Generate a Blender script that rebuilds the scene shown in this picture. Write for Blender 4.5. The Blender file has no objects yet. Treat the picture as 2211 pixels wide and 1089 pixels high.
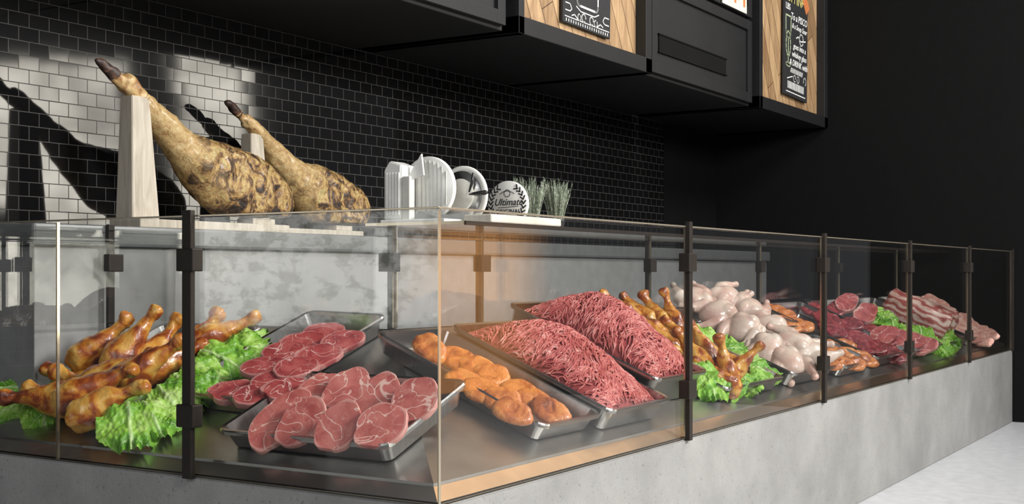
import bpy, bmesh, math, random
from mathutils import Vector, Matrix, noise, Euler
random.seed(4)
SC=bpy.context.scene
COL=SC.collection
try:
    SC.view_settings.view_transform='Standard'
    SC.view_settings.look='None'
except Exception: pass
# ------------------------------------------------------------------ camera
FPX=2701.0; CX=1105.5; HY=590.0
YAW=math.atan(1687.5/FPX)
F=Vector((math.cos(YAW),math.sin(YAW),0)); R=Vector((math.sin(YAW),-math.cos(YAW),0))
EYE=1.15
CAM=-(F*3.175+R*(-0.1863)); CAM.z=EYE
cd=bpy.data.cameras.new('camera'); cam=bpy.data.objects.new('camera',cd); COL.objects.link(cam)
cd.sensor_width=36; cd.lens=36*FPX/2211; cd.shift_y=(HY-544.5)/2211; cd.clip_end=100
cam.location=CAM; cam.rotation_euler=(math.pi/2,0,YAW-math.pi/2)
SC.camera=cam
def zS(x): return .581+.38*x
def zL(y): return .579+.42*y
TS=math.atan(.38); TL=math.atan(.42)
FR={'S':Matrix(((0,math.cos(TS),-math.sin(TS)),(-1,0,0),(0,math.sin(TS),math.cos(TS)))),
    'L':Matrix(((1,0,0),(0,math.cos(TL),-math.sin(TL)),(0,math.sin(TL),math.cos(TL))))}
def ray(px,py):
    return F+R*((px-CX)/FPX)+Vector((0,0,(HY-py)/FPX))
def deck_d(px,py,arm,h):
    D=ray(px,py)
    if arm=='S':
        hh=h/math.cos(TS); return (EYE-.581-hh-.38*CAM.x)/(.38*D.x-D.z)
    hh=h/math.cos(TL); return (EYE-.579-hh-.42*CAM.y)/(.42*D.y-D.z)
def deck_pt(px,py,arm,h): return CAM+ray(px,py)*deck_d(px,py,arm,h)
def frame(arm,p,rz=0,rx=0,ry=0):
    return Matrix.Translation(p)@FR[arm].to_4x4()@Matrix.Rotation(rz,4,'Z')@Matrix.Rotation(rx,4,'X')@Matrix.Rotation(ry,4,'Y')
def deck_xy(arm,x,y,h=0):
    z=zS(x) if arm=='S' else zL(y)
    return Vector((x,y,z))+FR[arm]@Vector((0,0,h))
# ------------------------------------------------------------------ materials
def newmat(name):
    m=bpy.data.materials.new(name); m.use_nodes=True
    nt=m.node_tree; b=nt.nodes['Principled BSDF']; return m,nt,b
def setp(b,**k):
    names={'rough':'Roughness','metal':'Metallic','spec':'Specular IOR Level','coat':'Coat Weight','coatr':'Coat Roughness','sss':'Subsurface Weight'}
    for a,v in k.items():
        n=names[a]
        if n in b.inputs: b.inputs[n].default_value=v
def ramp(nt,stops):
    n=nt.nodes.new('ShaderNodeValToRGB'); e=n.color_ramp.elements
    while len(e)<len(stops): e.new(.5)
    for i,(p,c) in enumerate(stops):
        e[i].position=p; e[i].color=(*c,1)
    return n
def coord(nt,kind='Object',scale=(1,1,1)):
    t=nt.nodes.new('ShaderNodeTexCoord'); m=nt.nodes.new('ShaderNodeMapping')
    m.inputs['Scale'].default_value=scale
    nt.links.new(t.outputs[kind],m.inputs['Vector']); return m.outputs['Vector']
def noisen(nt,vec,scale,detail=4,dist=0,rough=.5):
    n=nt.nodes.new('ShaderNodeTexNoise'); n.inputs['Scale'].default_value=scale
    n.inputs['Detail'].default_value=detail; n.inputs['Distortion'].default_value=dist
    n.inputs['Roughness'].default_value=rough
    nt.links.new(vec,n.inputs['Vector']); return n
def bumpn(nt,b,src,strength,dist=.01):
    n=nt.nodes.new('ShaderNodeBump'); n.inputs['Strength'].default_value=strength; n.inputs['Distance'].default_value=dist
    nt.links.new(src,n.inputs['Height']); nt.links.new(n.outputs['Normal'],b.inputs['Normal']); return n
def objrand(nt,vec,amt=10):
    oi=nt.nodes.new('ShaderNodeObjectInfo'); a=nt.nodes.new('ShaderNodeVectorMath'); a.operation='ADD'
    mm=nt.nodes.new('ShaderNodeMath'); mm.operation='MULTIPLY'; mm.inputs[1].default_value=amt
    nt.links.new(oi.outputs['Random'],mm.inputs[0]); nt.links.new(vec,a.inputs[0]); nt.links.new(mm.outputs[0],a.inputs[1])
    return a.outputs[0]
def mixc(nt,fac,a,b_,mode='MIX'):
    mx=nt.nodes.new('ShaderNodeMixRGB'); mx.blend_type=mode
    for i,x in ((0,fac),(1,a),(2,b_)):
        if isinstance(x,(int,float)): mx.inputs[i].default_value=x
        elif isinstance(x,tuple): mx.inputs[i].default_value=(*x,1)
        else: nt.links.new(x,mx.inputs[i])
    return mx.outputs[0]
def nmath(nt,op,a,b_=0.0,c_=None):
    n=nt.nodes.new('ShaderNodeMath'); n.operation=op
    for i,x in enumerate((a,b_,c_)):
        if x is None: continue
        if isinstance(x,(int,float)): n.inputs[i].default_value=x
        else: nt.links.new(x,n.inputs[i])
    return n.outputs[0]
def plain(name,col,rough=.5,metal=0,**k):
    m,nt,b=newmat(name); setp(b,rough=rough,metal=metal,**k)
    v=coord(nt); n=noisen(nt,v,14,3)
    c0=tuple(x*.9 for x in col); c1=tuple(min(1,x*1.08) for x in col)
    r=ramp(nt,[(.3,c0),(.7,c1)]); nt.links.new(n.outputs['Fac'],r.inputs[0]); nt.links.new(r.outputs[0],b.inputs['Base Color'])
    return m
def organic(name,stops,scale=12,detail=5,dist=.4,rough=.4,bs=.3,bscale=40,bd=.004,sc=(1,1,1),**k):
    m,nt,b=newmat(name); setp(b,rough=rough,**k)
    v=objrand(nt,coord(nt,scale=sc)); n=noisen(nt,v,scale,detail,dist)
    r=ramp(nt,stops); nt.links.new(n.outputs['Fac'],r.inputs[0]); nt.links.new(r.outputs[0],b.inputs['Base Color'])
    n2=noisen(nt,v,bscale,4,.2); bumpn(nt,b,n2.outputs['Fac'],bs,bd)
    return m
M={}
M['black']=plain('black_lacquer',(.014,.014,.015),.5,spec=.35)
M['blackwall']=plain('black_paint',(.006,.006,.0062),.8,spec=.12)
M['postm']=plain('dark_bronze_metal',(.03,.024,.02),.45,.6)
M['white']=plain('white_enamel',(.80,.80,.77),.3)
M['offwhite']=plain('off_white',(.66,.65,.60),.5)
M['steelL']=plain('light_steel',(.7,.7,.68),.22,1)
M['darkplastic']=plain('dark_plastic',(.02,.02,.022),.3)
M['panel']=plain('grey_panel',(.27,.27,.27),.3)
M['slab']=plain('grey_worktop',(.14,.145,.145),.25)
M['chalk']=plain('chalkboard',(.018,.018,.02),.8)
M['chalkw']=plain('chalk_white',(.85,.85,.82),.8)
M['chalky']=plain('chalk_yellow',(.70,.60,.20),.8)
M['chalkg']=plain('chalk_green',(.50,.58,.36),.8)
M['orange']=plain('orange_paint',(.65,.2,.06),.8)
M['paper']=plain('paper_print',(.75,.72,.6),.8)
def steel(name,col,rough,sc):
    m,nt,b=newmat(name); setp(b,metal=1,rough=rough)
    v=coord(nt,scale=sc); n=noisen(nt,v,6,4)
    r=ramp(nt,[(.3,tuple(x*.75 for x in col)),(.7,col)]); nt.links.new(n.outputs['Fac'],r.inputs[0]); nt.links.new(r.outputs[0],b.inputs['Base Color'])
    bumpn(nt,b,n.outputs['Fac'],.04,.002); return m
M['tray']=steel('tray_steel',(.46,.45,.44),.24,(1,12,1))
M['deck']=steel('deck_steel',(.50,.49,.47),.32,(1,1,1))
M['rail']=steel('rail_steel',(.70,.67,.62),.3,(1,1,1))
M['rail_glow']=steel('warm_reflection_steel',(.92,.74,.54),.26,(1,1,1))  # steel ledge with its orange reflection put into the base colour
m,nt,b=newmat('concrete'); v=coord(nt); n=noisen(nt,v,2.2,8,.2,.65); n2=noisen(nt,v,60,3); n3=noisen(nt,v,260,3)
r=ramp(nt,[(.3,(.215,.213,.207)),(.7,(.335,.332,.323))]); nt.links.new(n.outputs['Fac'],r.inputs[0])
r2=ramp(nt,[(.31,(.70,.70,.70)),(.38,(1,1,1))]); nt.links.new(n2.outputs['Fac'],r2.inputs[0])
r3=ramp(nt,[(.3,(.86,.86,.86)),(.7,(1.08,1.08,1.08))]); nt.links.new(n3.outputs['Fac'],r3.inputs[0])
nt.links.new(mixc(nt,1.0,mixc(nt,1.0,r.outputs[0],r2.outputs[0],'MULTIPLY'),r3.outputs[0],'MULTIPLY'),b.inputs['Base Color'])
bumpn(nt,b,n2.outputs['Fac'],.4,.004); setp(b,rough=.75); M['concrete']=m
M['floor']=plain('polished_floor',(.52,.53,.55),.35)
def tilemat():
    m,nt,b=newmat('black_glazed_tiles')
    t=nt.nodes.new('ShaderNodeTexCoord'); s=nt.nodes.new('ShaderNodeSeparateXYZ'); c=nt.nodes.new('ShaderNodeCombineXYZ')
    nt.links.new(t.outputs['Object'],s.inputs[0]); nt.links.new(s.outputs['X'],c.inputs['X']); nt.links.new(s.outputs['Z'],c.inputs['Y'])
    br=nt.nodes.new('ShaderNodeTexBrick'); br.offset=.5
    for k,v in {'Scale':1,'Mortar Size':.0018,'Mortar Smooth':.3,'Brick Width':.095,'Row Height':.056,'Bias':0}.items(): br.inputs[k].default_value=v
    br.inputs['Color1'].default_value=(0,0,0,1); br.inputs['Color2'].default_value=(1,1,1,1); br.inputs['Mortar'].default_value=(.5,.5,.5,1)
    nt.links.new(c.outputs[0],br.inputs['Vector'])
    nt.links.new(mixc(nt,br.outputs['Fac'],(.006,.006,.0065),(.075,.071,.066)),b.inputs['Base Color'])
    ml=nmath(nt,'MULTIPLY',nmath(nt,'SUBTRACT',br.outputs['Color'],.5),.005)
    cb=nt.nodes.new('ShaderNodeCombineXYZ'); nt.links.new(ml,cb.inputs['X']); nt.links.new(ml,cb.inputs['Z'])
    bp=nt.nodes.new('ShaderNodeBump'); bp.invert=True; bp.inputs['Strength'].default_value=.5; bp.inputs['Distance'].default_value=.003
    nt.links.new(br.outputs['Fac'],bp.inputs['Height'])
    ad=nt.nodes.new('ShaderNodeVectorMath'); ad.operation='ADD'; nt.links.new(bp.outputs[0],ad.inputs[0]); nt.links.new(cb.outputs[0],ad.inputs[1])
    nm=nt.nodes.new('ShaderNodeVectorMath'); nm.operation='NORMALIZE'; nt.links.new(ad.outputs[0],nm.inputs[0]); nt.links.new(nm.outputs[0],b.inputs['Normal'])
    rr=nt.nodes.new('ShaderNodeMapRange'); rr.inputs['To Min'].default_value=.05; rr.inputs['To Max'].default_value=.8
    nt.links.new(br.outputs['Fac'],rr.inputs[0]); nt.links.new(rr.outputs[0],b.inputs['Roughness'])
    return m
M['tile']=tilemat()
def glassmat():
    m=bpy.data.materials.new('clear_glass'); m.use_nodes=True; nt=m.node_tree; nt.nodes.clear()
    o=nt.nodes.new('ShaderNodeOutputMaterial'); tr=nt.nodes.new('ShaderNodeBsdfTransparent'); gl=nt.nodes.new('ShaderNodeBsdfGlossy')
    tr.inputs[0].default_value=(.98,.985,.98,1); gl.inputs['Roughness'].default_value=.0
    g=nt.nodes.new('ShaderNodeNewGeometry'); mr=nt.nodes.new('ShaderNodeMapRange'); mr.inputs['To Min'].default_value=1.42; mr.inputs['To Max'].default_value=1/1.42
    fr=nt.nodes.new('ShaderNodeFresnel'); mx=nt.nodes.new('ShaderNodeMixShader')
    nt.links.new(g.outputs['Backfacing'],mr.inputs[0]); nt.links.new(mr.outputs[0],fr.inputs['IOR'])
    nt.links.new(fr.outputs[0],mx.inputs[0]); nt.links.new(tr.outputs[0],mx.inputs[1]); nt.links.new(gl.outputs[0],mx.inputs[2]); nt.links.new(mx.outputs[0],o.inputs[0])
    return m
M['glass']=glassmat()
m,nt,b=newmat('glass_edge'); b.inputs['Base Color'].default_value=(.48,.42,.32,1); setp(b,rough=.15,metal=.7); M['gedge']=m
def wood(name,c0,c1,sc,rot=0,planks=False):
    m,nt,b=newmat(name); t=nt.nodes.new('ShaderNodeTexCoord'); mp=nt.nodes.new('ShaderNodeMapping')
    mp.inputs['Rotation'].default_value=(0,rot,0); mp.inputs['Scale'].default_value=sc
    nt.links.new(t.outputs['Object'],mp.inputs[0]); n=noisen(nt,mp.outputs[0],5,8,1.2,.6)
    r=ramp(nt,[(.3,c0),(.7,c1)]); nt.links.new(n.outputs['Fac'],r.inputs[0])
    if planks:
        mp2=nt.nodes.new('ShaderNodeMapping'); mp2.inputs['Rotation'].default_value=(0,rot,0); nt.links.new(t.outputs['Object'],mp2.inputs[0])
        s=nt.nodes.new('ShaderNodeSeparateXYZ'); c=nt.nodes.new('ShaderNodeCombineXYZ'); nt.links.new(mp2.outputs[0],s.inputs[0]); nt.links.new(s.outputs['X'],c.inputs['Y']); nt.links.new(s.outputs['Z'],c.inputs['X'])
        br=nt.nodes.new('ShaderNodeTexBrick'); br.inputs['Scale'].default_value=1; br.inputs['Brick Width'].default_value=1.4; br.inputs['Row Height'].default_value=.13; br.inputs['Mortar Size'].default_value=.003
        br.inputs['Color1'].default_value=(.55,.5,.45,1); br.inputs['Color2'].default_value=(1.0,1.0,1.0,1); br.inputs['Mortar'].default_value=(.12,.08,.05,1)
        nt.links.new(c.outputs[0],br.inputs[0])
        nt.links.new(mixc(nt,1.0,r.outputs[0],br.outputs['Color'],'MULTIPLY'),b.inputs['Base Color'])
    else: nt.links.new(r.outputs[0],b.inputs['Base Color'])
    setp(b,rough=.55); return m
M['woodstand']=wood('pale_oak',(.36,.31,.24),(.60,.54,.45),(7,7,.8))
M['woodboard']=wood('bleached_wood',(.62,.57,.48),(.78,.74,.66),(1,8,1))
M['woodpanel']=wood('warm_oak_planks',(.34,.20,.10),(.68,.46,.25),(4,1,.5),.5,True)
# foods
M['drum']=organic('roast_skin',[(.30,(.08,.016,.004)),(.42,(.28,.055,.010)),(.50,(.48,.17,.02)),(.60,(.63,.33,.06)),(.78,(.74,.50,.18))],scale=12,detail=8,dist=1.1,rough=.34,bs=.6,bscale=50,bd=.006,coat=.4,coatr=.15)
m,nt,b=newmat('cured_ham'); t=nt.nodes.new('ShaderNodeTexCoord'); v=objrand(nt,t.outputs['Object']); n1=noisen(nt,v,9,10,1.8,.72); n2=noisen(nt,v,42,7,.8,.65); n3=noisen(nt,v,4,3,.4)
rg=ramp(nt,[(.28,(.28,.14,.05)),(.42,(.48,.30,.12)),(.55,(.58,.41,.18)),(.72,(.66,.52,.28))]); nt.links.new(n2.outputs['Fac'],rg.inputs[0])
rd=ramp(nt,[(.40,(.025,.016,.012)),(.46,(.10,.05,.022)),(.50,(.36,.20,.07)),(.56,(.56,.38,.14)),(.64,(.56,.47,.22)),(.76,(.30,.30,.17))]); nt.links.new(n1.outputs['Fac'],rd.inputs[0])
rx_=ramp(nt,[(.32,(.42,.37,.32)),(.5,(1,1,1))]); nt.links.new(n2.outputs['Fac'],rx_.inputs[0])
rd2=mixc(nt,1.0,rd.outputs[0],rx_.outputs[0],'MULTIPLY')
s=nt.nodes.new('ShaderNodeSeparateXYZ'); nt.links.new(t.outputs['Object'],s.inputs[0])
ma=nmath(nt,'MULTIPLY_ADD',n3.outputs['Fac'],.55,s.outputs['X'])
mr=nt.nodes.new('ShaderNodeMapRange'); mr.interpolation_type='SMOOTHSTEP'; mr.inputs['From Min'].default_value=.66; mr.inputs['From Max'].default_value=.86; nt.links.new(ma,mr.inputs[0])
nt.links.new(mixc(nt,mr.outputs[0],rg.outputs[0],rd2),b.inputs['Base Color'])
bumpn(nt,b,n2.outputs['Fac'],1.0,.010); setp(b,rough=.4,coat=.3,coatr=.2); M['ham']=m
M['hamshank']=organic('cured_shank',[(.25,(.14,.05,.02)),(.40,(.38,.20,.08)),(.55,(.58,.40,.18)),(.75,(.66,.50,.27))],scale=24,detail=8,dist=.8,rough=.42,bs=.7,bscale=50,bd=.006,coat=.25)
M['hoof']=organic('dark_hoof',[(.3,(.02,.012,.012)),(.5,(.06,.035,.028)),(.75,(.32,.15,.08))],scale=22,rough=.45,bs=.7,bscale=50,bd=.006)
M['fillet']=organic('spiced_fillet',[(.28,(.15,.03,.010)),(.40,(.40,.10,.02)),(.55,(.60,.20,.045)),(.8,(.68,.32,.10))],scale=17,detail=8,dist=.8,rough=.42,bs=.8,bscale=70,bd=.004,coat=.25)
M['rawchicken']=organic('raw_chicken_skin',[(.3,(.62,.38,.32)),(.5,(.70,.53,.45)),(.7,(.76,.65,.57))],scale=9,rough=.38,bs=.4,bscale=110,bd=.002,coat=.35)
M['beef']=organic('raw_beef',[(.3,(.10,.012,.015)),(.5,(.25,.03,.04)),(.62,(.36,.06,.07)),(.75,(.62,.34,.32))],scale=16,detail=7,dist=1.5,rough=.35,bs=.5,coat=.3)
M['mince']=organic('minced_meat',[(.3,(.36,.06,.06)),(.5,(.52,.12,.11)),(.65,(.62,.22,.20)),(.8,(.75,.46,.42))],scale=30,detail=4,dist=.5,rough=.40,bs=.2,coat=.25)
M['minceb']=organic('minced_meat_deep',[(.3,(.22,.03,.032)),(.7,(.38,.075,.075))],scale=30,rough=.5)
M['pinkslice']=organic('cured_slice',[(.3,(.44,.17,.13)),(.5,(.56,.28,.23)),(.7,(.74,.52,.44))],scale=20,dist=1,rough=.35,coat=.2)
m,nt,b=newmat('lettuce_leaf'); v=objrand(nt,coord(nt)); n=noisen(nt,v,10,6,.6)
r=ramp(nt,[(.3,(.06,.20,.012)),(.45,(.15,.38,.025)),(.58,(.30,.54,.07)),(.74,(.50,.68,.24))]); nt.links.new(n.outputs['Fac'],r.inputs[0])
t=nt.nodes.new('ShaderNodeTexCoord'); s=nt.nodes.new('ShaderNodeSeparateXYZ'); nt.links.new(t.outputs['Object'],s.inputs[0])
axx=nmath(nt,'ABSOLUTE',s.outputs['X']); mr=nt.nodes.new('ShaderNodeMapRange'); mr.inputs['From Min'].default_value=.002; mr.inputs['From Max'].default_value=.008; mr.inputs['To Min'].default_value=.7; mr.inputs['To Max'].default_value=0; nt.links.new(axx,mr.inputs[0])
rb_=nmath(nt,'SINE',nmath(nt,'MULTIPLY',nmath(nt,'SUBTRACT',s.outputs['Y'],nmath(nt,'MULTIPLY',axx,.9)),150.0)); mr2=nt.nodes.new('ShaderNodeMapRange'); mr2.inputs['From Min'].default_value=.92; mr2.inputs['From Max'].default_value=1; mr2.inputs['To Max'].default_value=.4; nt.links.new(rb_,mr2.inputs[0])
rib=nmath(nt,'MAXIMUM',mr.outputs[0],mr2.outputs[0])
nt.links.new(mixc(nt,rib,r.outputs[0],(.58,.74,.36)),b.inputs['Base Color'])
n3=noisen(nt,v,30,4,.4); bumpn(nt,b,n3.outputs['Fac'],.8,.010); setp(b,rough=.42)
M['lettuce']=m
M['plantg']=organic('herb_leaf',[(.3,(.12,.16,.10)),(.5,(.30,.36,.26)),(.7,(.72,.74,.66))],scale=90,rough=.6)
def marbled(name,reds,fat,sc1,rim,wid=.022):
    m,nt,b=newmat(name); t=nt.nodes.new('ShaderNodeTexCoord')
    v=objrand(nt,t.outputs['Object'],7)
    def vein(scale,w,dist,k):
        n=noisen(nt,v,scale,3,dist,.45); d=nmath(nt,'ABSOLUTE',nmath(nt,'SUBTRACT',n.outputs['Fac'],.5))
        mr=nt.nodes.new('ShaderNodeMapRange'); mr.interpolation_type='SMOOTHSTEP'; mr.inputs['From Min'].default_value=w*.2; mr.inputs['From Max'].default_value=w; mr.inputs['To Min'].default_value=k; mr.inputs['To Max'].default_value=0; nt.links.new(d,mr.inputs[0]); return mr.outputs[0]
    nb=noisen(nt,v,9,4)
    veins=nmath(nt,'MAXIMUM',vein(sc1,wid,1.0,.85),vein(sc1*2.1,wid*.8,.6,.28))
    n=noisen(nt,v,22,5,.5); rr=ramp(nt,reds); nt.links.new(n.outputs['Fac'],rr.inputs[0])
    s1=nt.nodes.new('ShaderNodeVectorMath'); s1.operation='SUBTRACT'; s1.inputs[1].default_value=(.5,.5,.5); nt.links.new(t.outputs['Generated'],s1.inputs[0])
    s2=nt.nodes.new('ShaderNodeVectorMath'); s2.operation='MULTIPLY'; s2.inputs[1].default_value=(2,2,0); nt.links.new(s1.outputs[0],s2.inputs[0])
    ln=nt.nodes.new('ShaderNodeVectorMath'); ln.operation='LENGTH'; nt.links.new(s2.outputs[0],ln.inputs[0])
    a=nmath(nt,'MULTIPLY_ADD',nb.outputs['Fac'],.25,ln.outputs['Value'])
    rm=nt.nodes.new('ShaderNodeMapRange'); rm.inputs['From Min'].default_value=1.02; rm.inputs['From Max'].default_value=1.07; rm.inputs['To Max'].default_value=rim; nt.links.new(a,rm.inputs[0])
    fac=nmath(nt,'MAXIMUM',veins,rm.outputs[0])
    nt.links.new(mixc(nt,fac,rr.outputs[0],fat),b.inputs['Base Color']); bumpn(nt,b,n.outputs['Fac'],.2,.002); setp(b,rough=.42,coat=.15,coatr=.3); return m
M['steak']=marbled('marbled_steak',[(.3,(.36,.07,.065)),(.5,(.47,.12,.105)),(.7,(.54,.17,.145))],(.76,.52,.46),9.5,.35,.015)
M['steakd']=marbled('dark_marbled_steak',[(.3,(.24,.03,.035)),(.5,(.37,.06,.06)),(.7,(.47,.11,.10))],(.72,.46,.42),9.5,.35,.015)
m,nt,b=newmat('pork_belly'); v=coord(nt,scale=(.8,.5,1)); w=nt.nodes.new('ShaderNodeTexWave'); w.bands_direction='Z'; w.inputs['Scale'].default_value=7; w.inputs['Distortion'].default_value=7; w.inputs['Detail'].default_value=5; w.inputs['Detail Scale'].default_value=2.5
nt.links.new(v,w.inputs['Vector']); r=ramp(nt,[(.1,(.40,.10,.09)),(.35,(.56,.24,.21)),(.6,(.68,.44,.38)),(.9,(.76,.60,.53))]); nt.links.new(w.outputs['Fac'],r.inputs[0])
n=noisen(nt,v,14,6,1); r2=ramp(nt,[(.3,(.7,.55,.5)),(.6,(1,1,1))]); nt.links.new(n.outputs['Fac'],r2.inputs[0]); nt.links.new(mixc(nt,1.0,r.outputs[0],r2.outputs[0],'MULTIPLY'),b.inputs['Base Color']); setp(b,rough=.4,coat=.15); M['bacon']=m
# ------------------------------------------------------------------ mesh helpers
def mkobj(name,me,mat=None,parent=None,smooth=True,mats=None):
    o=bpy.data.objects.new(name,me); COL.objects.link(o)
    if mats: 
        if len(me.materials)==0:
            for x in mats: me.materials.append(x)
    elif mat and len(me.materials)==0: me.materials.append(mat)
    if smooth is True:
        for p in me.polygons: p.use_smooth=True
    if parent: o.parent=parent
    return o
def tag(o,label,cat,group=None,kind=None):
    o['label']=label; o['category']=cat
    if group: o['group']=group
    if kind: o['kind']=kind
    return o
def empty(name,loc,label,cat,group=None):
    e=bpy.data.objects.new(name,None); e.empty_display_size=.1; COL.objects.link(e); e.location=loc
    tag(e,label,cat,group); return e
def from_bm(bm,name='m'):
    bmesh.ops.recalc_face_normals(bm,faces=bm.faces)
    me=bpy.data.meshes.new(name); bm.to_mesh(me); bm.free(); return me
def bm_box(bm,x0,x1,y0,y1,z0,z1,bevel=0,seg=2):
    t=bmesh.new(); bmesh.ops.create_cube(t,size=1)
    for v in t.verts: v.co=Vector((x0+(x1-x0)*(v.co.x+.5),y0+(y1-y0)*(v.co.y+.5),z0+(z1-z0)*(v.co.z+.5)))
    if bevel: bmesh.ops.bevel(t,geom=t.edges[:],offset=bevel,segments=seg,affect='EDGES',profile=.5)
    me=bpy.data.meshes.new('t'); t.to_mesh(me); t.free(); bm.from_mesh(me); bpy.data.meshes.remove(me)
def box(x0,x1,y0,y1,z0,z1,bevel=0,name='m'):
    bm=bmesh.new(); bm_box(bm,x0,x1,y0,y1,z0,z1,bevel); return from_bm(bm,name)
def part(parent,name,me,mat,smooth=False,mats=None):
    me.transform(Matrix.Translation(-parent.location)) if parent.parent is None else me.transform(Matrix.Translation(-(parent.parent.location)))
    return mkobj(name,me,mat,parent,smooth,mats)
def structure(name,me,mat):
    o=mkobj(name,me,mat,None,False); o['kind']='structure'; o['label']=name.replace('_',' ')+' of the butcher shop'; o['category']='floor' if name=='floor' else 'wall'; return o
def loft_bm(bm,secs,n=24,up=Vector((0,0,1))):
    rings=[]; N=len(secs)
    for i,(c,ra,rb) in enumerate(secs):
        c=Vector(c); t=(Vector(secs[min(i+1,N-1)][0])-Vector(secs[max(i-1,0)][0])).normalized()
        s=t.cross(up); s= s.normalized() if s.length>1e-4 else Vector((0,1,0))
        w=s.cross(t).normalized()
        rings.append([bm.verts.new(c+s*(math.cos(2*math.pi*k/n)*ra)+w*(math.sin(2*math.pi*k/n)*rb)) for k in range(n)])
    for i in range(N-1):
        for k in range(n):
            bm.faces.new((rings[i][k],rings[i][(k+1)%n],rings[i+1][(k+1)%n],rings[i+1][k]))
    bm.faces.new(rings[0][::-1]); bm.faces.new(rings[-1])
def smooth_secs(secs,k=3):
    P=[list(s[0])+[s[1],s[2]] for s in secs]; out=[]
    for i in range(len(P)-1):
        p0=P[max(i-1,0)];p1=P[i];p2=P[i+1];p3=P[min(i+2,len(P)-1)]
        for j in range(k):
            t=j/k
            q=[.5*((2*b_)+(-a_+c_)*t+(2*a_-5*b_+4*c_-d_)*t*t+(-a_+3*b_-3*c_+d_)*t**3) for a_,b_,c_,d_ in zip(p0,p1,p2,p3)]
            out.append((Vector(q[:3]),max(q[3],.001),max(q[4],.001)))
    out.append((Vector(P[-1][:3]),P[-1][3],P[-1][4])); return out
def displace(bm,amp,scale,seed=0,amp2=0,scale2=1):
    bm.normal_update()
    for v in bm.verts:
        d=noise.noise(v.co*scale+Vector((seed,seed*1.7,0)))*amp
        if amp2: d+=noise.noise(v.co*scale2+Vector((seed*3,0,seed)))*amp2
        v.co+=v.normal*d
def lathe(profile,n=28,sx=1,sy=1,irr=.0,seed=0,amp=0,scale=10):
    bm=bmesh.new(); rings=[]
    def f(th): return 1+irr*(noise.noise(Vector((math.cos(th)*1.3,math.sin(th)*1.3,seed*3.1)))*2)+irr*.5*noise.noise(Vector((math.cos(th)*3.3,math.sin(th)*3.3,seed*5.1)))
    for (r,z) in profile:
        if r<1e-6: rings.append([bm.verts.new((0,0,z))])
        else: rings.append([bm.verts.new((r*sx*f(2*math.pi*k/n)*math.cos(2*math.pi*k/n),r*sy*f(2*math.pi*k/n)*math.sin(2*math.pi*k/n),z)) for k in range(n)])
    for a,b_ in zip(rings,rings[1:]):
        for k in range(n):
            k2=(k+1)%n
            if len(a)==1: bm.faces.new((a[0],b_[k],b_[k2]))
            elif len(b_)==1: bm.faces.new((a[k],b_[0],a[k2]))
            else: bm.faces.new((a[k],b_[k],b_[k2],a[k2]))
    bmesh.ops.recalc_face_normals(bm,faces=bm.faces)
    if amp: displace(bm,amp,scale,seed)
    return bm
def rrect(w,l,r,n=5):
    pts=[]
    for cx,cy,a0 in ((w/2-r,l/2-r,0),(-w/2+r,l/2-r,90),(-w/2+r,-l/2+r,180),(w/2-r,-l/2+r,270)):
        for i in range(n+1):
            a=math.radians(a0+90*i/n); pts.append((cx+r*math.cos(a),cy+r*math.sin(a)))
    return pts
def tray_mesh(w,l,h):
    bm=bmesh.new(); f=.030
    loops=[(w-2*f,l-2*f,.02,0.0),(w-2*f+.01,l-2*f+.01,.025,.003),(w-.026,l-.026,.03,h-.012),(w,l,.035,h-.012),(w+.002,l+.002,.035,h-.002),(w-.004,l-.004,.034,h+.003),(w-.026,l-.026,.03,h+.001),(w-2*f+.004,l-2*f+.004,.022,.008),(w-2*f-.01,l-2*f-.01,.018,.004)]
    rs=[[bm.verts.new((x,y,z)) for x,y in rrect(a,b_,r)] for a,b_,r,z in loops]
    N=len(rs[0])
    for p,q in zip(rs,rs[1:]):
        for k in range(N): bm.faces.new((p[k],p[(k+1)%N],q[(k+1)%N],q[k]))
    bm.faces.new(rs[0][::-1]); bm.faces.new(rs[-1]); return from_bm(bm,'tray')
def blob(parts,voxel=.006,smooth=6):
    bm=bmesh.new()
    for p in parts:
        if p[0]=='e':
            _,c,rad,rot=p; mt=Matrix.Translation(c)@Euler(rot).to_matrix().to_4x4()@Matrix.Diagonal((*rad,1))
            bmesh.ops.create_uvsphere(bm,u_segments=20,v_segments=12,radius=1,matrix=mt)
        else:
            loft_bm(bm,[(Vector(c),r,r) for c,r in p[1]],14)
    me=from_bm(bm); o=bpy.data.objects.new('tmp',me); COL.objects.link(o)
    r=o.modifiers.new('r','REMESH'); r.mode='VOXEL'; r.voxel_size=voxel
    s=o.modifiers.new('s','SMOOTH'); s.iterations=smooth; s.factor=.6
    dg=bpy.context.evaluated_depsgraph_get(); dg.update()
    out=bpy.data.meshes.new_from_object(o.evaluated_get(dg)); bpy.data.objects.remove(o); bpy.data.meshes.remove(me); return out
def text_mesh(body,size,mt,shear=0,ext=.0008,space=1):
    cu=bpy.data.curves.new('t','FONT'); cu.body=body; cu.size=size; cu.align_x='CENTER'; cu.align_y='CENTER'; cu.extrude=ext; cu.shear=shear; cu.space_character=space; cu.resolution_u=3; cu.offset=size*.008
    o=bpy.data.objects.new('t',cu); COL.objects.link(o); dg=bpy.context.evaluated_depsgraph_get(); dg.update()
    me=bpy.data.meshes.new_from_object(o.evaluated_get(dg)); bpy.data.objects.remove(o); me.transform(mt); return me
def join(meshes):
    bm=bmesh.new()
    for me in meshes: bm.from_mesh(me)
    out=bpy.data.meshes.new('j'); bm.to_mesh(out); bm.free(); return out
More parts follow.
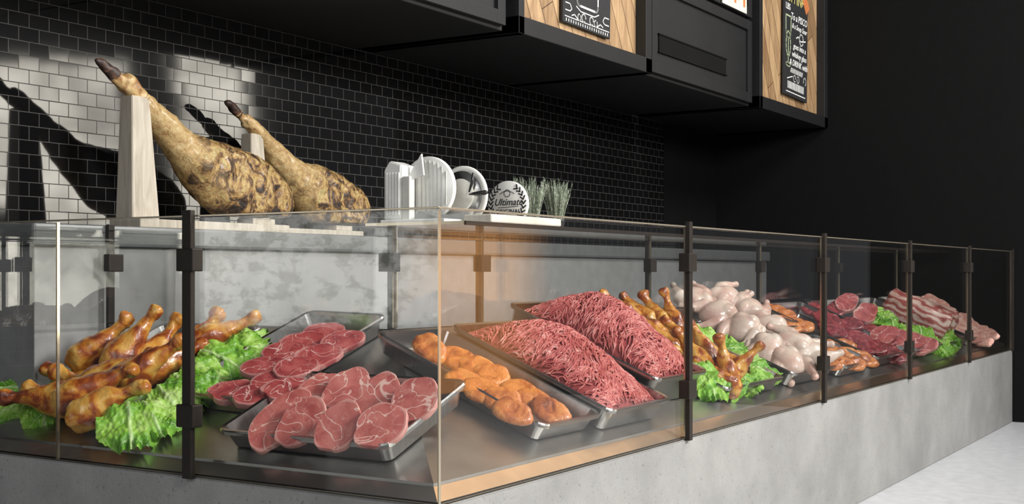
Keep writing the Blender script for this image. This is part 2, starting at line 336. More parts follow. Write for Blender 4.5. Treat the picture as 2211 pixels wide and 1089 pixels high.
def polyline(pts,w,th=.001):
    bm=bmesh.new()
    for a,b_ in zip(pts,pts[1:]):
        a=Vector((*a,0)); b2=Vector((*b_,0)); d=(b2-a); 
        if d.length<1e-6: continue
        d.normalize(); s=Vector((-d.y,d.x,0))*w/2; a=a-d*w*.3; b2=b2+d*w*.3
        vs=[bm.verts.new(p+Vector((0,0,z))) for z in (0,th) for p in (a-s,b2-s,b2+s,a+s)]
        for f in ((0,3,2,1),(4,5,6,7),(0,1,5,4),(1,2,6,5),(2,3,7,6),(3,0,4,7)): bm.faces.new([vs[i] for i in f])
    me=bpy.data.meshes.new('p'); bm.to_mesh(me); bm.free(); return me
# ------------------------------------------------------------------ room
WY=2.45; WX=7.65
structure('floor',box(-1.6,WX+.1,-5,WY+.1,-.1,0),M['floor'])
structure('wall_back',box(-.9,WX+.1,WY,WY+.12,0,3.9),M['blackwall'])
structure('wall_right',box(WX,WX+.12,-1.1,WY+.12,0,3.9),M['blackwall'])
o=structure('trim_1',box(-.9,6.55,WY-.012,WY,0,3.9),M['tile']); o['label']='black glazed brick-bond tile cladding on the back wall'
# ------------------------------------------------------------------ display counter
DC=empty('display_counter',Vector((0,0,0)),'L-shaped concrete butcher counter with glass display case','display counter')
YE=1.93; XE=7.64; SX=.97; LY=.88; GT=1.322; GB=.56
bm=bmesh.new()
pts=[(0,0),(XE,0),(XE,LY+.04),(SX+.04,LY+.04),(SX+.04,YE),(0,YE)]
lo=[bm.verts.new((x,y,0)) for x,y in pts]; hi=[bm.verts.new((x,y,.555)) for x,y in pts]
for i in range(6): bm.faces.new((lo[i],lo[(i+1)%6],hi[(i+1)%6],hi[i]))
bm.faces.new(hi); bm.faces.new(lo[::-1])
bmesh.ops.recalc_face_normals(bm,faces=bm.faces)
bmesh.ops.bevel(bm,geom=[e for e in bm.edges if e.calc_length()>.3],offset=.004,segments=2,affect='EDGES')
part(DC,'concrete_base',from_bm(bm),M['concrete'])
bm=bmesh.new()
a=.056
def dv(x,y,z): return bm.verts.new((x,y,z))
T=[dv(a,YE,zS(a)),dv(SX,YE,zS(SX)),dv(SX,LY,zS(SX)),dv(a,a,zS(a))]
bm.faces.new(T)
B=[T[3],T[2],dv(XE,LY,zL(LY)),dv(XE,a,zL(a))]
bm.faces.new(B)
s=[dv(SX,YE,.556),dv(SX,LY,.556),dv(XE,LY,.556),dv(XE,a,.556),dv(a,a,.556),dv(a,YE,.556)]
bm.faces.new((T[1],T[2],s[1],s[0])); bm.faces.new((T[2],B[2],s[2],s[1])); bm.faces.new((B[2],B[3],s[3],s[2]))
bm.faces.new((B[3],T[3],s[4],s[3])); bm.faces.new((T[3],T[0],s[5],s[4])); bm.faces.new((T[0],T[1],s[0],s[5]))
part(DC,'display_deck',from_bm(bm),M['deck'])
def ledge(pts_lo,pts_hi,mat):
    bm=bmesh.new(); q=[bm.verts.new(p) for p in pts_lo]; w_=[bm.verts.new(p) for p in pts_hi]; z_=[bm.verts.new((p[0],p[1],.556)) for p in pts_hi]
    bm.faces.new((q[0],q[1],w_[1],w_[0])); bm.faces.new((w_[0],w_[1],z_[1],z_[0])); bm.faces.new((q[0],q[1],z_[1],z_[0])); bm.faces.new((q[0],w_[0],z_[0])); bm.faces.new((q[1],w_[1],z_[1]))
    part(DC,'inner_ledge',from_bm(bm),mat)
ledge([(.012,.012,.564),(XE,.012,.564)],[(.055,.055,.594),(XE,.055,.594)],M['rail_glow'])
ledge([(.012,.012,.564),(.012,YE,.564)],[(.055,.055,.594),(.055,YE,.594)],M['rail'])
def pane(x0,x1,y0,y1,z0,z1):
    me=box(x0,x1,y0,y1,z0,z1,0)
    d=[x1-x0,y1-y0,z1-z0]; ax=d.index(min(d))
    p=part(DC,'glass_pane',me,None,mats=[M['glass'],M['gedge']])
    for f in me.polygons:
        f.material_index=0 if abs(f.normal[ax])>.5 else 1
    return p
g=.010
px_=[0.0,1.53,3.05,4.57,6.10,7.62]
for i in range(5): pane(px_[i]+(g if i==0 else .003),px_[i+1]-.003,0,g,GB,GT-g-.001)
for y0,y1 in ((0,.8836),(.8836,1.48),(1.48,YE-g)): pane(0,g,y0+(.0 if y0==0 else .003),y1-.003,GB,GT-g-.001)
SHY=.46
shx=[.80]+px_[1:]
for i in range(5): pane(shx[i]+.003,shx[i+1]-.003,SHY,LY,GT-g,GT)
bm=bmesh.new(); bm_box(bm,0,XE,-.002,.012,GT-.008,GT-.003,.001); bm_box(bm,-.002,.012,0,YE,GT-.008,GT-.003,.001); part(DC,'top_trim',from_bm(bm),M['gedge'])
bm=bmesh.new(); bm_box(bm,.80,XE,SHY-.004,SHY+.006,GT-.014,GT,.001); part(DC,'shelf_trim',from_bm(bm),M['postm'])
bx=[SX]+px_[1:]
for i in range(5): pane(bx[i]+.003,bx[i+1]-.003,LY-g,LY,zL(LY)+.005,GT-g-.001)
pane(SX-g,SX,LY+.003,YE,zS(SX)+.005,GT-g-.001)
pane(g+.002,SX-g-.002,YE-g,YE,.965,GT-g-.001)
def post(x,y,z0,ax,out,w=.028,cz=(1.188,.735)):
    if ax=='x': me=box(x-w/2,x+w/2,y-.018 if out<0 else y,y if out<0 else y+.018,z0,1.333,.002)
    else: me=box(x-.018 if out<0 else x,x if out<0 else x+.018,y-w/2,y+w/2,z0,1.333,.002)
    p=part(DC,'post',me,M['postm'])
    for c in cz:
        if c-.035<z0: continue
        if ax=='x': me=box(x-.034,x+.034,y-.026,y+.016,c-.033,c+.033,.003)
        else: me=box(x-.026,x+.016,y-.034,y+.034,c-.033,c+.033,.003)
        mkobj('clamp',me,M['postm'],p,False)
for x in px_[1:5]: post(x,0,.552,'x',-1)
post(px_[5]-.01,0,.552,'x',-1,.02,())
post(0,.8836,.552,'y',-1,.036)
for x in px_[1:5]: post(x,LY,.90,'x',1)
post(SX,LY+.02,.93,'y',1); post(.60,YE,.93,'x',1)
# ------------------------------------------------------------------ back counter
BC=empty('back_counter',Vector((.28,1.96,0)),'grey back work counter standing against the tiled wall','counter')
part(BC,'front_panel',box(.30,XE,1.985,2.44,0,1.25,.004),M['panel'])
part(BC,'worktop',box(.27,XE,1.95,2.437,1.25,1.33,.012),M['slab'])
# ------------------------------------------------------------------ wall cabinets
def cabinet(x0,x1,kind,label):
    z0,z1=2.355,3.75; y0,y1=1.45,2.435
    C=empty('wall_cabinet',Vector((x0,y1,z0)),label,'cabinet','black cabinets hung above the back counter')
    t=.09
    if kind=='niche':
        bm=bmesh.new(); bm_box(bm,x0,x0+t*.6,y0,y1,z0,z1,.004); bm_box(bm,x1-t*.9,x1,y0,y1,z0,z1,.004); bm_box(bm,x0,x1,y0,y1,z0,z0+t,.004); bm_box(bm,x0,x1,y0,y1,z1-t,z1,.004)
        part(C,'cabinet_frame',from_bm(bm),M['black'])
        part(C,'wood_panel',box(x0+t*.6,x1-t*.9,y0+.07,y0+.09,z0+t,z1-t),M['woodpanel'])
    else:
        part(C,'cabinet_body',box(x0,x1,y0+.05,y1,z0+.0,z1,.004),M['black'])
        def shaker(a,b_,c,d,handle):
            bm=bmesh.new(); w=.07
            bm_box(bm,a,b_,y0+.035,y0+.049,c,d); bm_box(bm,a,a+w,y0+.015,y0+.036,c,d,.003); bm_box(bm,b_-w,b_,y0+.015,y0+.036,c,d,.003)
            bm_box(bm,a+w,b_-w,y0+.015,y0+.036,c,c+w,.003); bm_box(bm,a+w,b_-w,y0+.015,y0+.036,d-w,d,.003)
            D=part(C,'cabinet_door',from_bm(bm),M['black'])
            if handle:
                bm=bmesh.new(); bm_box(bm,4.43,5.50,y0+.026,y0+.0345,2.52,2.62,.002); 
                bm_box(bm,4.42,5.51,y0+.02,y0+.0345,2.62,2.63,.002); bm_box(bm,4.42,5.51,y0+.02,y0+.0345,2.51,2.52,.002)
                me=from_bm(bm); me.transform(Matrix.Translation(-C.location)); mkobj('handle',me,M['blackwall'],D,False)
        shaker(x0+.02,x1-.02,z0+.02,2.96,kind=='slot'); shaker(x0+.02,x1-.02,2.985,z1-.02,False)
    return C
cabinet(-.45,1.10,'door','black shaker-door wall cabinet above the back counter')
cabinet(1.12,2.66,'door','black shaker-door wall cabinet above the back counter')
cabinet(2.74,4.27,'niche','black open wall cabinet lined with warm oak planks')
cabinet(4.29,5.98,'slot','black wall cabinet with a long recessed handle slot')
cabinet(6.08,7.64,'niche','black open wall cabinet lined with diagonal oak planks')
# chalkboards
S1=empty('chalkboard_sign',Vector((3.53,1.50,2.50)),'black chalkboard poster with a drawn cooking pot and scrollwork','sign','chalkboard signs in the wall cabinets')
me=box(-.275,.275,-.008,.008,0,.95,.002); rot=Matrix.Rotation(math.radians(1.0),4,'Y'); me.transform(rot); mkobj('board',me,M['chalk'],S1,False)
ms=[]
def onb(me): me.transform(Matrix.Translation((0,-.0095,0))@Matrix.Rotation(math.pi/2,4,'X')); ms.append(me)
def arc(cx,cy,r,a0,a1,n=12,ry=None): return [(cx+r*math.cos(math.radians(a0+(a1-a0)*i/n)),cy+(ry or r)*math.sin(math.radians(a0+(a1-a0)*i/n))) for i in range(n+1)]
onb(polyline([(-.12,.36),(-.12,.15)]+arc(-.09,.15,.03,180,270,5)+arc(.09,.15,.03,270,360,5)+[(.12,.36)],.012))
onb(polyline([(-.14,.36),(.14,.36)],.012)); onb(polyline(arc(-.14,.27,.03,90,270),.009)); onb(polyline(arc(.14,.27,.03,90,-90),.009))
onb(polyline([(-.13,.11),(-.08,.09),(.08,.09),(.13,.11)],.006))
for sx in (-1,1):
    onb(polyline(arc(sx*.045,.06,.022,0,300),.007)); onb(polyline(arc(sx*.095,.055,.018,90,400),.006)); onb(polyline([(sx*.11,.04),(sx*.15,.06),(sx*.18,.05)],.006))
onb(polyline([(-.25,.11),(-.2,.11),(-.18,.085),(-.2,.07),(-.25,.07)],.006)); onb(polyline([(.25,.11),(.2,.11),(.18,.085),(.2,.07),(.25,.07)],.006))
for i in range(19): onb(polyline([(-.24+i*.0265,.012),(-.24+i*.0265,.024)],.007))
onb(polyline([(-.255,.036),(.255,.036)],.005))
for y_ in (.44,.5): onb(polyline([(-.2,y_),(.2,y_)],.008))
jm=join(ms); jm.transform(rot); mkobj('chalk_drawing',jm,M['chalkw'],S1,False)
S2=empty('chalkboard_sign',Vector((6.96,1.50,2.53)),'tall black chalkboard menu with handwriting and a drawn glass','sign','chalkboard signs in the wall cabinets')
rot=Matrix.Rotation(math.radians(1.5),4,'Y')
me=box(-.275,.275,-.008,.008,0,1.05,.002); me.transform(rot); mkobj('board',me,M['chalk'],S2,False)
def line(body,x_,z_,s_,sh,mat):
    global ms
    ms=[]; onb(text_mesh(body,s_,Matrix.Translation((x_,z_,0)),sh)); ms[0].transform(rot); mkobj('lettering',ms[0],mat,S2,False)
for t_,x_,z_,s_,sh in (("To a PISCO",.065,.630,.078,.2),("& a Soup Sour",.075,.560,.060,.3),("goes into a",.08,.405,.066,.3),("whiskey glass",.075,.338,.064,.3),("& DRINK with",.06,.268,.070,.3),("LBS",-.19,.69,.07,0),("VARIETIES",-.07,.865,.085,0),("OSE",-.12,.96,.12,0)):
    line(t_,x_,z_,s_,sh,M['chalkw'])
line('YUM IN',-.08,.775,.12,0,M['chalky']); line('+',.14,.775,.12,0,M['chalky'])
ms=[]
onb(polyline(arc(.12,.48,.045,0,330),.010)); onb(polyline([(.0,.475),(.05,.495),(.1,.465),(.22,.485)],.010)); onb(polyline(arc(.21,.16,.03,-60,200),.010))
for i in range(16): onb(polyline([(-.18+i*.024,.06),(-.18+i*.024,.11)],.012))
for i in range(11): onb(polyline([(-.12+i*.026,.19),(-.105+i*.026,.222)],.010))
onb(polyline(arc(-.03,.15,.025,0,300),.009)); onb(polyline(arc(.05,.15,.025,180,480),.009)); onb(polyline([(-.2,.13),(-.08,.16)],.008)); onb(polyline([(-.22,.03),(.22,.03)],.008))
jm=join(ms); jm.transform(rot); mkobj('chalk_flourish',jm,M['chalkw'],S2,False)
ms=[]; onb(polyline(arc(-.18,.5,.055,180,360)+[(-.12,.62),(-.24,.62),(-.235,.5)],.012)); onb(polyline([(-.18,.45),(-.18,.25)],.012)); onb(polyline(arc(-.18,.24,.05,0,360,14,.015),.01)); onb(polyline(arc(-.18,.4,.05,0,360,14,.10),.012))
jm=join(ms); jm.transform(rot); mkobj('drawn_glass',jm,M['chalkg'],S2,False)
ms=[]; onb(polyline([(.02,1.03),(.25,.76)],.10)); jm=join(ms); jm.transform(rot); mkobj('orange_ribbon',jm,M['orange'],S2,False)
S3=empty('poster',Vector((5.60,1.455,2.99)),'small colourful printed poster on the cabinet door','poster')
mkobj('poster_sheet',box(-.22,.22,-.004,.004,0,.5,.001),M['paper'],S3,False)
bm=bmesh.new()
for i in range(7):
    x=-.18+.055*i; bm_box(bm,x,x+.035,-.006,-.0042,.04+.03*(i%3),.16+.05*((i*2)%3),.001)
mkobj('printed_picture',from_bm(bm),M['orange'],S3,False)
# ------------------------------------------------------------------ hams
HS=[((0,0,.006),.006,.005),((.03,0,-.004),.020,.017),((.07,0,-.026),.027,.025),((.11,0,-.056),.025,.024),((.14,0,-.066),.036,.038),((.18,0,-.090),.038,.038),((.23,0,-.126),.040,.040),((.30,0,-.184),.050,.050),((.40,0,-.268),.072,.072),((.50,0,-.335),.094,.102),((.60,0,-.385),.112,.140),((.72,0,-.430),.120,.162),((.84,0,-.460),.118,.158),((.94,0,-.482),.108,.138),((1.02,0,-.508),.085,.105),((1.065,0,-.525),.055,.068),((1.085,0,-.530),.015,.02)]
def ham_mesh(lo,hi,seed):
    secs=smooth_secs(HS,7); L=len(secs); bm=bmesh.new(); s_=secs[int(lo*L):int(hi*L)+1]
    loft_bm(bm,s_,60); bmesh.ops.recalc_face_normals(bm,faces=bm.faces); displace(bm,.014,8,seed,.006,32)
    for v in bm.verts:
        if v.co.x>.45 and v.co.z<-.565: v.co.z=-.565+(v.co.z+.565)*.15
        if v.co.x>.42 and v.co.y<-.088: v.co.y=-.088+(v.co.y+.088)*.35+.012*noise.noise(v.co*20)
    me=bpy.data.meshes.new('ham'); bm.to_mesh(me); bm.free(); return me
def ham(loc,sc,label,seed,tilt=0):
    H=empty('cured_ham',loc,label,'ham','cured hams on wooden stands')
    for nm,a_,b_,mt in [('ham_body',.36,1.0,'ham'),('shank',.15,.38,'hamshank'),('hoof',0,.17,'hoof')]:
        me=ham_mesh(a_,b_,seed); me.transform(Matrix.Scale(sc,4)); o=mkobj(nm,me,M[mt],H)
def stand(loc,sc,label):
    S=empty('ham_stand',loc,label,'ham stand','wooden ham stands on the back counter')
    bm=bmesh.new(); 
    lo=[(-.055,-.05),(.085,-.05),(.085,.05),(-.055,.05)]; hi=[(-.045,-.035),(.045,-.035),(.045,.035),(-.045,.035)]
    H=.525*sc
    a_=[bm.verts.new((x*sc,y*sc,.035)) for x,y in lo]; b_=[bm.verts.new((x*sc,y*sc,H)) for x,y in hi]
    for i in range(4): bm.faces.new((a_[i],a_[(i+1)%4],b_[(i+1)%4],b_[i]))
    bm.faces.new(b_); bm.faces.new(a_[::-1]); bmesh.ops.bevel(bm,geom=bm.edges[:],offset=.003,segments=2,affect='EDGES')
    mkobj('upright',from_bm(bm),M['woodstand'],S,False)
    mkobj('base_board',box(-.06*sc,.80*sc,-.10*sc,.08*sc,0,.035,.004),M['woodstand'],S,False)
    mkobj('rest_block',box(.62*sc,.76*sc,-.05*sc,.05*sc,.035,.062,.004),M['woodstand'],S,False)
stand(Vector((.85,2.09,1.33)),1.0,'pale oak ham stand with tapered upright under the bigger ham')
ham(Vector((.66,2.09,1.970)),1.0,'whole cured ham leg with hoof leaning on an oak stand',3)
stand(Vector((1.745,2.31,1.33)),.90,'pale oak ham stand behind the first ham')
ham(Vector((1.575,2.31,1.928)),.92,'second whole cured ham leg resting on a stand near the tiles',8)
# ------------------------------------------------------------------ slicer
SL=empty('meat_slicer',Vector((1.02,.74,GT)),'white electric meat slicer with round blades on the glass shelf','meat slicer')
def lp(name,me,mat,smooth=False): me.transform(Matrix.Translation(-SL.location)); return mkobj(name,me,mat,SL,smooth)
def disc(x,y,z,r,t,bev=.004,n=40,ring=None):
    prof=[(0,-t/2),(r-bev,-t/2),(r,-t/2+bev),(r,t/2-bev),(r-bev,t/2)]+([(r*ring,t/2),(r*ring-.004,t/2-.003)] if ring else [])+[(0,t/2-(.003 if ring else 0))]
    b_=lathe(prof,n); me=from_bm(b_); me.transform(Matrix.Translation((x,y,z))@Matrix.Rotation(-math.pi/2,4,'Y')); return me
GZ=GT
bm=bmesh.new()
prof=[(.80,.014),(.874,.014),(.874,.190),(.850,.222),(.80,.205)]
f0=[bm.verts.new((.90,y,GZ+z)) for y,z in prof]; f1=[bm.verts.new((.985,y,GZ+z)) for y,z in prof]
bm.faces.new(f0); bm.faces.new(f1[::-1])
for i in range(5): bm.faces.new((f0[i],f0[(i+1)%5],f1[(i+1)%5],f1[i]))
bmesh.ops.recalc_face_normals(bm,faces=bm.faces); bmesh.ops.bevel(bm,geom=bm.edges[:],offset=.004,segments=2,affect='EDGES')
for i in range(5): bm_box(bm,.896,.901,.806+i*.013,.811+i*.013,GZ+.03,GZ+.18,.001)
lp('motor_housing',from_bm(bm),M['white'])
lp('housing_base',box(.88,1.06,.60,.876,GZ+.001,GZ+.014,.004),M['white'])
bm=bmesh.new()
v0=[(.945,.815,GZ+.15),(.945,.735,GZ+.17),(.945,.745,GZ+.245)]
f0=[bm.verts.new(p) for p in v0]; f1=[bm.verts.new((p[0]+.008,p[1],p[2])) for p in v0]
bm.faces.new(f0); bm.faces.new(f1[::-1])
for i in range(3): bm.faces.new((f0[i],f0[(i+1)%3],f1[(i+1)%3],f1[i]))
lp('pointed_guard',from_bm(bm),M['white'])
lp('thickness_plate',box(.90,.915,.762,.795,GZ+.014,GZ+.165,.003),M['offwhite'])
me=disc(1.0,.752,GZ+.126,.114,.02); lp('carriage_plate',me,M['white'],True)
bm=bmesh.new()
for i in range(10):
    y=.668+i*.018; hgt=math.sqrt(max(.0,.100**2-(y+.003-.752)**2)); bm_box(bm,.9865,.99,y,y+.003,GZ+.126-hgt,GZ+.126+hgt,.0005)
lp('plate_ribs',from_bm(bm),M['offwhite'])
me=disc(1.19,.735,GZ+.112,.108,.014,ring=.86); lp('blade_guard',me,M['white'],True)
lp('blade',disc(1.178,.735,GZ+.112,.090,.008),M['steelL'],True)
lp('blade_hub',disc(1.172,.735,GZ+.112,.06,.008),M['offwhite'],True)
lp('machine_body',box(1.02,1.34,.68,.82,GZ+.001,GZ+.035,.01),M['white'])
bm=bmesh.new(); 
w=[(.90,.66,GZ+.014),(1.12,.66,GZ+.014),(1.12,.745,GZ+.014),(.90,.745,GZ+.014)]; w2=[(.93,.67,GZ+.024),(1.12,.66,GZ+.05),(1.12,.745,GZ+.05),(.93,.745,GZ+.045)]
a_=[bm.verts.new(p) for p in w]; b_=[bm.verts.new(p) for p in w2]
for i in range(4): bm.faces.new((a_[i],a_[(i+1)%4],b_[(i+1)%4],b_[i]))
bm.faces.new(b_); bm.faces.new(a_[::-1]); lp('sliding_tray',from_bm(bm),M['slab'])
bm=bmesh.new(); loft_bm(bm,[(Vector((1.15,.68,GZ+.112)),.003,.003),(Vector((1.14,.655,GZ+.113)),.006,.006),(Vector((1.13,.60,GZ+.115)),.009,.009),(Vector((1.13,.59,GZ+.115)),.006,.006)],12); lp('handle',from_bm(bm),M['darkplastic'],True)
bm=bmesh.new(); loft_bm(bm,[(Vector((1.155,.685,GZ+.12)),.003,.003),(Vector((1.155,.672,GZ+.155)),.006,.006),(Vector((1.155,.668,GZ+.19)),.003,.003)],12); lp('lever',from_bm(bm),M['darkplastic'],True)
WB=mkobj('serving_board',box(.98,1.46,.475,.59,GZ+.001,GZ+.030,.005),M['woodboard'],None,False); tag(WB,'small pale wooden serving board on the glass shelf','board')
# round sign
RS=empty('round_sign',Vector((1.47,.715,GT)),'white round sign with black laurel emblem and lettering','sign')
me=lathe([(0,-.008),(.077,-.008),(.08,-.005),(.08,.005),(.077,.008),(0,.008)],48); me=from_bm(me)
SM=Matrix.Translation((0,0,.092))@Matrix.Scale(1.12,4)@Matrix(((0,0,-1,0),(-1,0,0,0),(0,1,0,0),(0,0,0,1)))
me.transform(SM); mkobj('sign_disc',me,M['white'],RS)
ms=[]
def flat(p): p.transform(Matrix.Translation((0,0,.0085))); ms.append(p)
flat(polyline([(-.035,-.012),(.045,-.008)],.002)); 
for a0 in range(0,360,45): flat(polyline(arc(0,.037,.012,a0,a0+28,4),.0025))
flat(polyline(arc(0,0,.045,50,130,10),.002))
for sgn in (-1,1):
    for i in range(9):
        a=math.radians(90+sgn*(38+i*13)); c=Vector((.066*math.cos(a),.066*math.sin(a)))
        for q in (-1,1):
            d=a+sgn*(math.pi/2)+q*.7; e=c+Vector((math.cos(d),math.sin(d)))*(-.014)
            flat(polyline([tuple(c),tuple(e)],.0045))
jm=join(ms); jm.transform(SM); mkobj('laurel_emblem',jm,M['darkplastic'],RS,False)
for tx,sz,yy,sh in (('Ultimate',.033,.006,.35),('ORIGINAL',.022,-.026,0)):
    tm=text_mesh(tx,sz,Matrix.Translation((.004,yy,.0085)),sh); tm.transform(SM); mkobj('lettering',tm,M['darkplastic'],RS,False)
def plant(loc,seed):
    rnd=random.Random(seed); P_=empty('potted_herb',loc,'small silvery green potted rosemary on the glass shelf','potted plant','potted herbs')
    b_=lathe([(0,0),(.028,0),(.036,.035),(.038,.04),(.034,.04),(.030,.03),(0,.03)],20); mkobj('pot',from_bm(b_),M['darkplastic'],P_)
    bm=bmesh.new()
    for i in range(110):
        a=rnd.uniform(0,6.28); r=rnd.uniform(0,.034); p=Vector((r*math.cos(a),r*math.sin(a),.028)); lean=rnd.uniform(0,.32); L=rnd.uniform(.08,.175)
        d=Vector((math.cos(a)*lean,math.sin(a)*lean,1)).normalized(); n=18
        prev=p
        for j in range(1,n+1):
            q=p+d*L*j/n+Vector((0,0,-.01*lean*(j/n)**2))
            s=Vector((.0006,0,0)); bm.faces.new([bm.verts.new(x) for x in (prev-s,prev+s,q+s,q-s)])
            for k in range(3):
                aa=rnd.uniform(0,6.28); e=q+Vector((math.cos(aa)*.007,math.sin(aa)*.007,.014)); w_=Vector((-math.sin(aa),math.cos(aa),0))*.0009
                bm.faces.new([bm.verts.new(x) for x in (q-w_,q+w_,e)])
            prev=q
    me=bpy.data.meshes.new('f'); bm.to_mesh(me); bm.free(); f=mkobj('foliage',me,M['plantg'],P_,False)
plant(Vector((1.61,.70,GT)),1); plant(Vector((1.76,.67,GT)),2)
# ------------------------------------------------------------------ trays
def tray(arm,x,y,w,l,h,label,rz=0,lift=.002):
    p=deck_xy(arm,x,y,lift); o=mkobj('serving_tray',tray_mesh(w,l,h),M['tray'],smooth=False); o.matrix_world=frame(arm,p,rz)
    tag(o,label,'tray','stainless steel display trays'); return o
tray('S',.50,1.62,.52,.72,.06,'steel tray under lettuce and roast drumsticks')
tray('S',.63,1.085,.38,.70,.065,'steel tray holding small marbled steaks',rz=-.06)
tray('S',.30,.545,.64,.42,.065,'steel tray of large marbled pork steaks',lift=.003)
tray('L',.855,.43,.38,.70,.065,'steel tray of spiced orange fillets',rz=.0)
tray('L',1.29,.41,.47,.70,.085,'deep steel tray heaped with minced meat')
tray('L',1.78,.49,.47,.70,.12,'deep steel tray heaped with minced meat')
tray('L',2.42,.44,.66,.74,.07,'steel tray under lettuce and roast drumsticks')
tray('L',3.20,.44,.64,.74,.075,'steel tray of whole raw chickens')
tray('L',3.84,.25,.50,.36,.07,'steel tray of glazed fillets near the glass')
tray('L',3.92,.66,.50,.34,.07,'steel tray of glazed fillets by the back glass')
tray('L',4.55,.44,.72,.74,.075,'steel tray of dark red beef cuts')
tray('L',5.38,.44,.68,.74,.075,'steel tray of steaks on lettuce')
tray('L',6.14,.44,.68,.74,.075,'steel tray with pork belly on lettuce')
tray('L',6.98,.44,.72,.74,.075,'steel tray of cured slices')
# ------------------------------------------------------------------ placing food
def put(me,name,arm,px,py,h,rz,rx,label,cat,group,sc=1,ry=0):
    p=deck_pt(px,py,arm,h)
    o=mkobj(name,me); o.matrix_world=frame(arm,p,rz,rx,ry)@Matrix.Scale(sc,4); tag(o,label,cat,group); return o
def face(me,name,arm,px,py,h,az,el,roll,label,cat,group,sc=1,smooth=True):
    p=deck_pt(px,py,arm,h); az=math.radians(az); el=math.radians(el)
    n=Vector((math.cos(el)*math.cos(az),math.cos(el)*math.sin(az),math.sin(el))); y=(Vector((0,0,1))-n*n.z).normalized(); x=y.cross(n)
    m3=Matrix((x,y,n)).transposed().to_4x4()
    o=mkobj(name,me,smooth=smooth); o.matrix_world=Matrix.Translation(p)@m3@Matrix.Rotation(math.radians(roll),4,'Z')@Matrix.Scale(sc,4); tag(o,label,cat,group); return o
def slicemesh(th,sx,sy,irr,seed,mat,amp=.0012):
    prof=[(0,0),(.5,0),(.965,0),(.99,.002),(1.0,.005),(1.0,th-.005),(.99,th-.0015),(.972,th),(.9,th),(.6,th),(.3,th),(0,th)]
    b_=lathe(prof,48,sx,sy,irr,seed,amp,20); me=from_bm(b_); me.materials.append(mat)
    for p in me.polygons: p.use_smooth=abs(p.normal.z)<.93
    return me
SM_=[slicemesh(.024,.066,.088,.09,i+1,M['steak']) for i in range(5)]
DM_=[slicemesh(.024,.060,.086,.12,i+11,M['steakd']) for i in range(3)]
for i,(px,py,h,az,el,ro) in enumerate([(690,852,.06,205,48,-35),(750,846,.07,205,44,-30),(820,862,.09,200,34,-28),(900,872,.09,196,34,-25),(628,893,.06,205,40,-35),(590,926,.07,202,36,-25),(655,916,.08,200,34,-30),(735,926,.09,198,32,-28),(825,928,.085,202,36,-48)]):
    face(SM_[i%5],'pork_steak','S',px,py,h,az,el,ro,'large round pink pork steak with white marbling leaning in tray','steak','marbled pork steaks in the front tray',.95,False)
for i,(px,py,h,az,el,ro) in enumerate([(700,725,.055,215,62,-70),(655,745,.06,215,62,-65),(735,745,.06,215,56,-60),(612,768,.06,215,60,-65),(690,775,.07,215,54,-65),(565,800,.055,215,62,-70),(640,803,.07,215,58,-65),(505,853,.05,215,60,-75),(590,832,.06,215,60,-75),(555,862,.055,215,60,-70),(620,848,.055,215,60,-70)]):
    face(DM_[i%3],'beef_steak','S',px,py,h,az,el,ro,'thick dark red marbled steak lying in a steel tray','steak','dark marbled steaks in the rear tray',.90,False)
FM=[]
for i in range(4):
    b_=lathe([(0,0),(.7,0),(.95,.003),(1,.008),(.99,.015),(.92,.021),(.78,.025),(.5,.027),(.22,.023),(0,.022)],36,.052,.074,.10,i+21,.003,22); me=from_bm(b_); me.materials.append(M['fillet']); FM.append(me)
for i,(px,py,h,az,el,ro) in enumerate([(928,755,.07,215,34,50),(985,778,.055,222,50,72),(1030,800,.055,222,48,72),(1062,818,.055,222,48,72),(1000,828,.055,222,50,72),(1040,848,.055,222,48,72),(1122,852,.05,222,48,68),(1085,870,.055,222,48,68),(1105,893,.06,222,44,64),(1187,892,.05,222,44,62),(1152,872,.045,222,48,65)]):
    face(FM[i%4],'spiced_fillet','L',px,py,h,az,el,ro,'flattened orange spiced chicken fillet in a steel tray','chicken fillet','spiced orange fillets',.92)
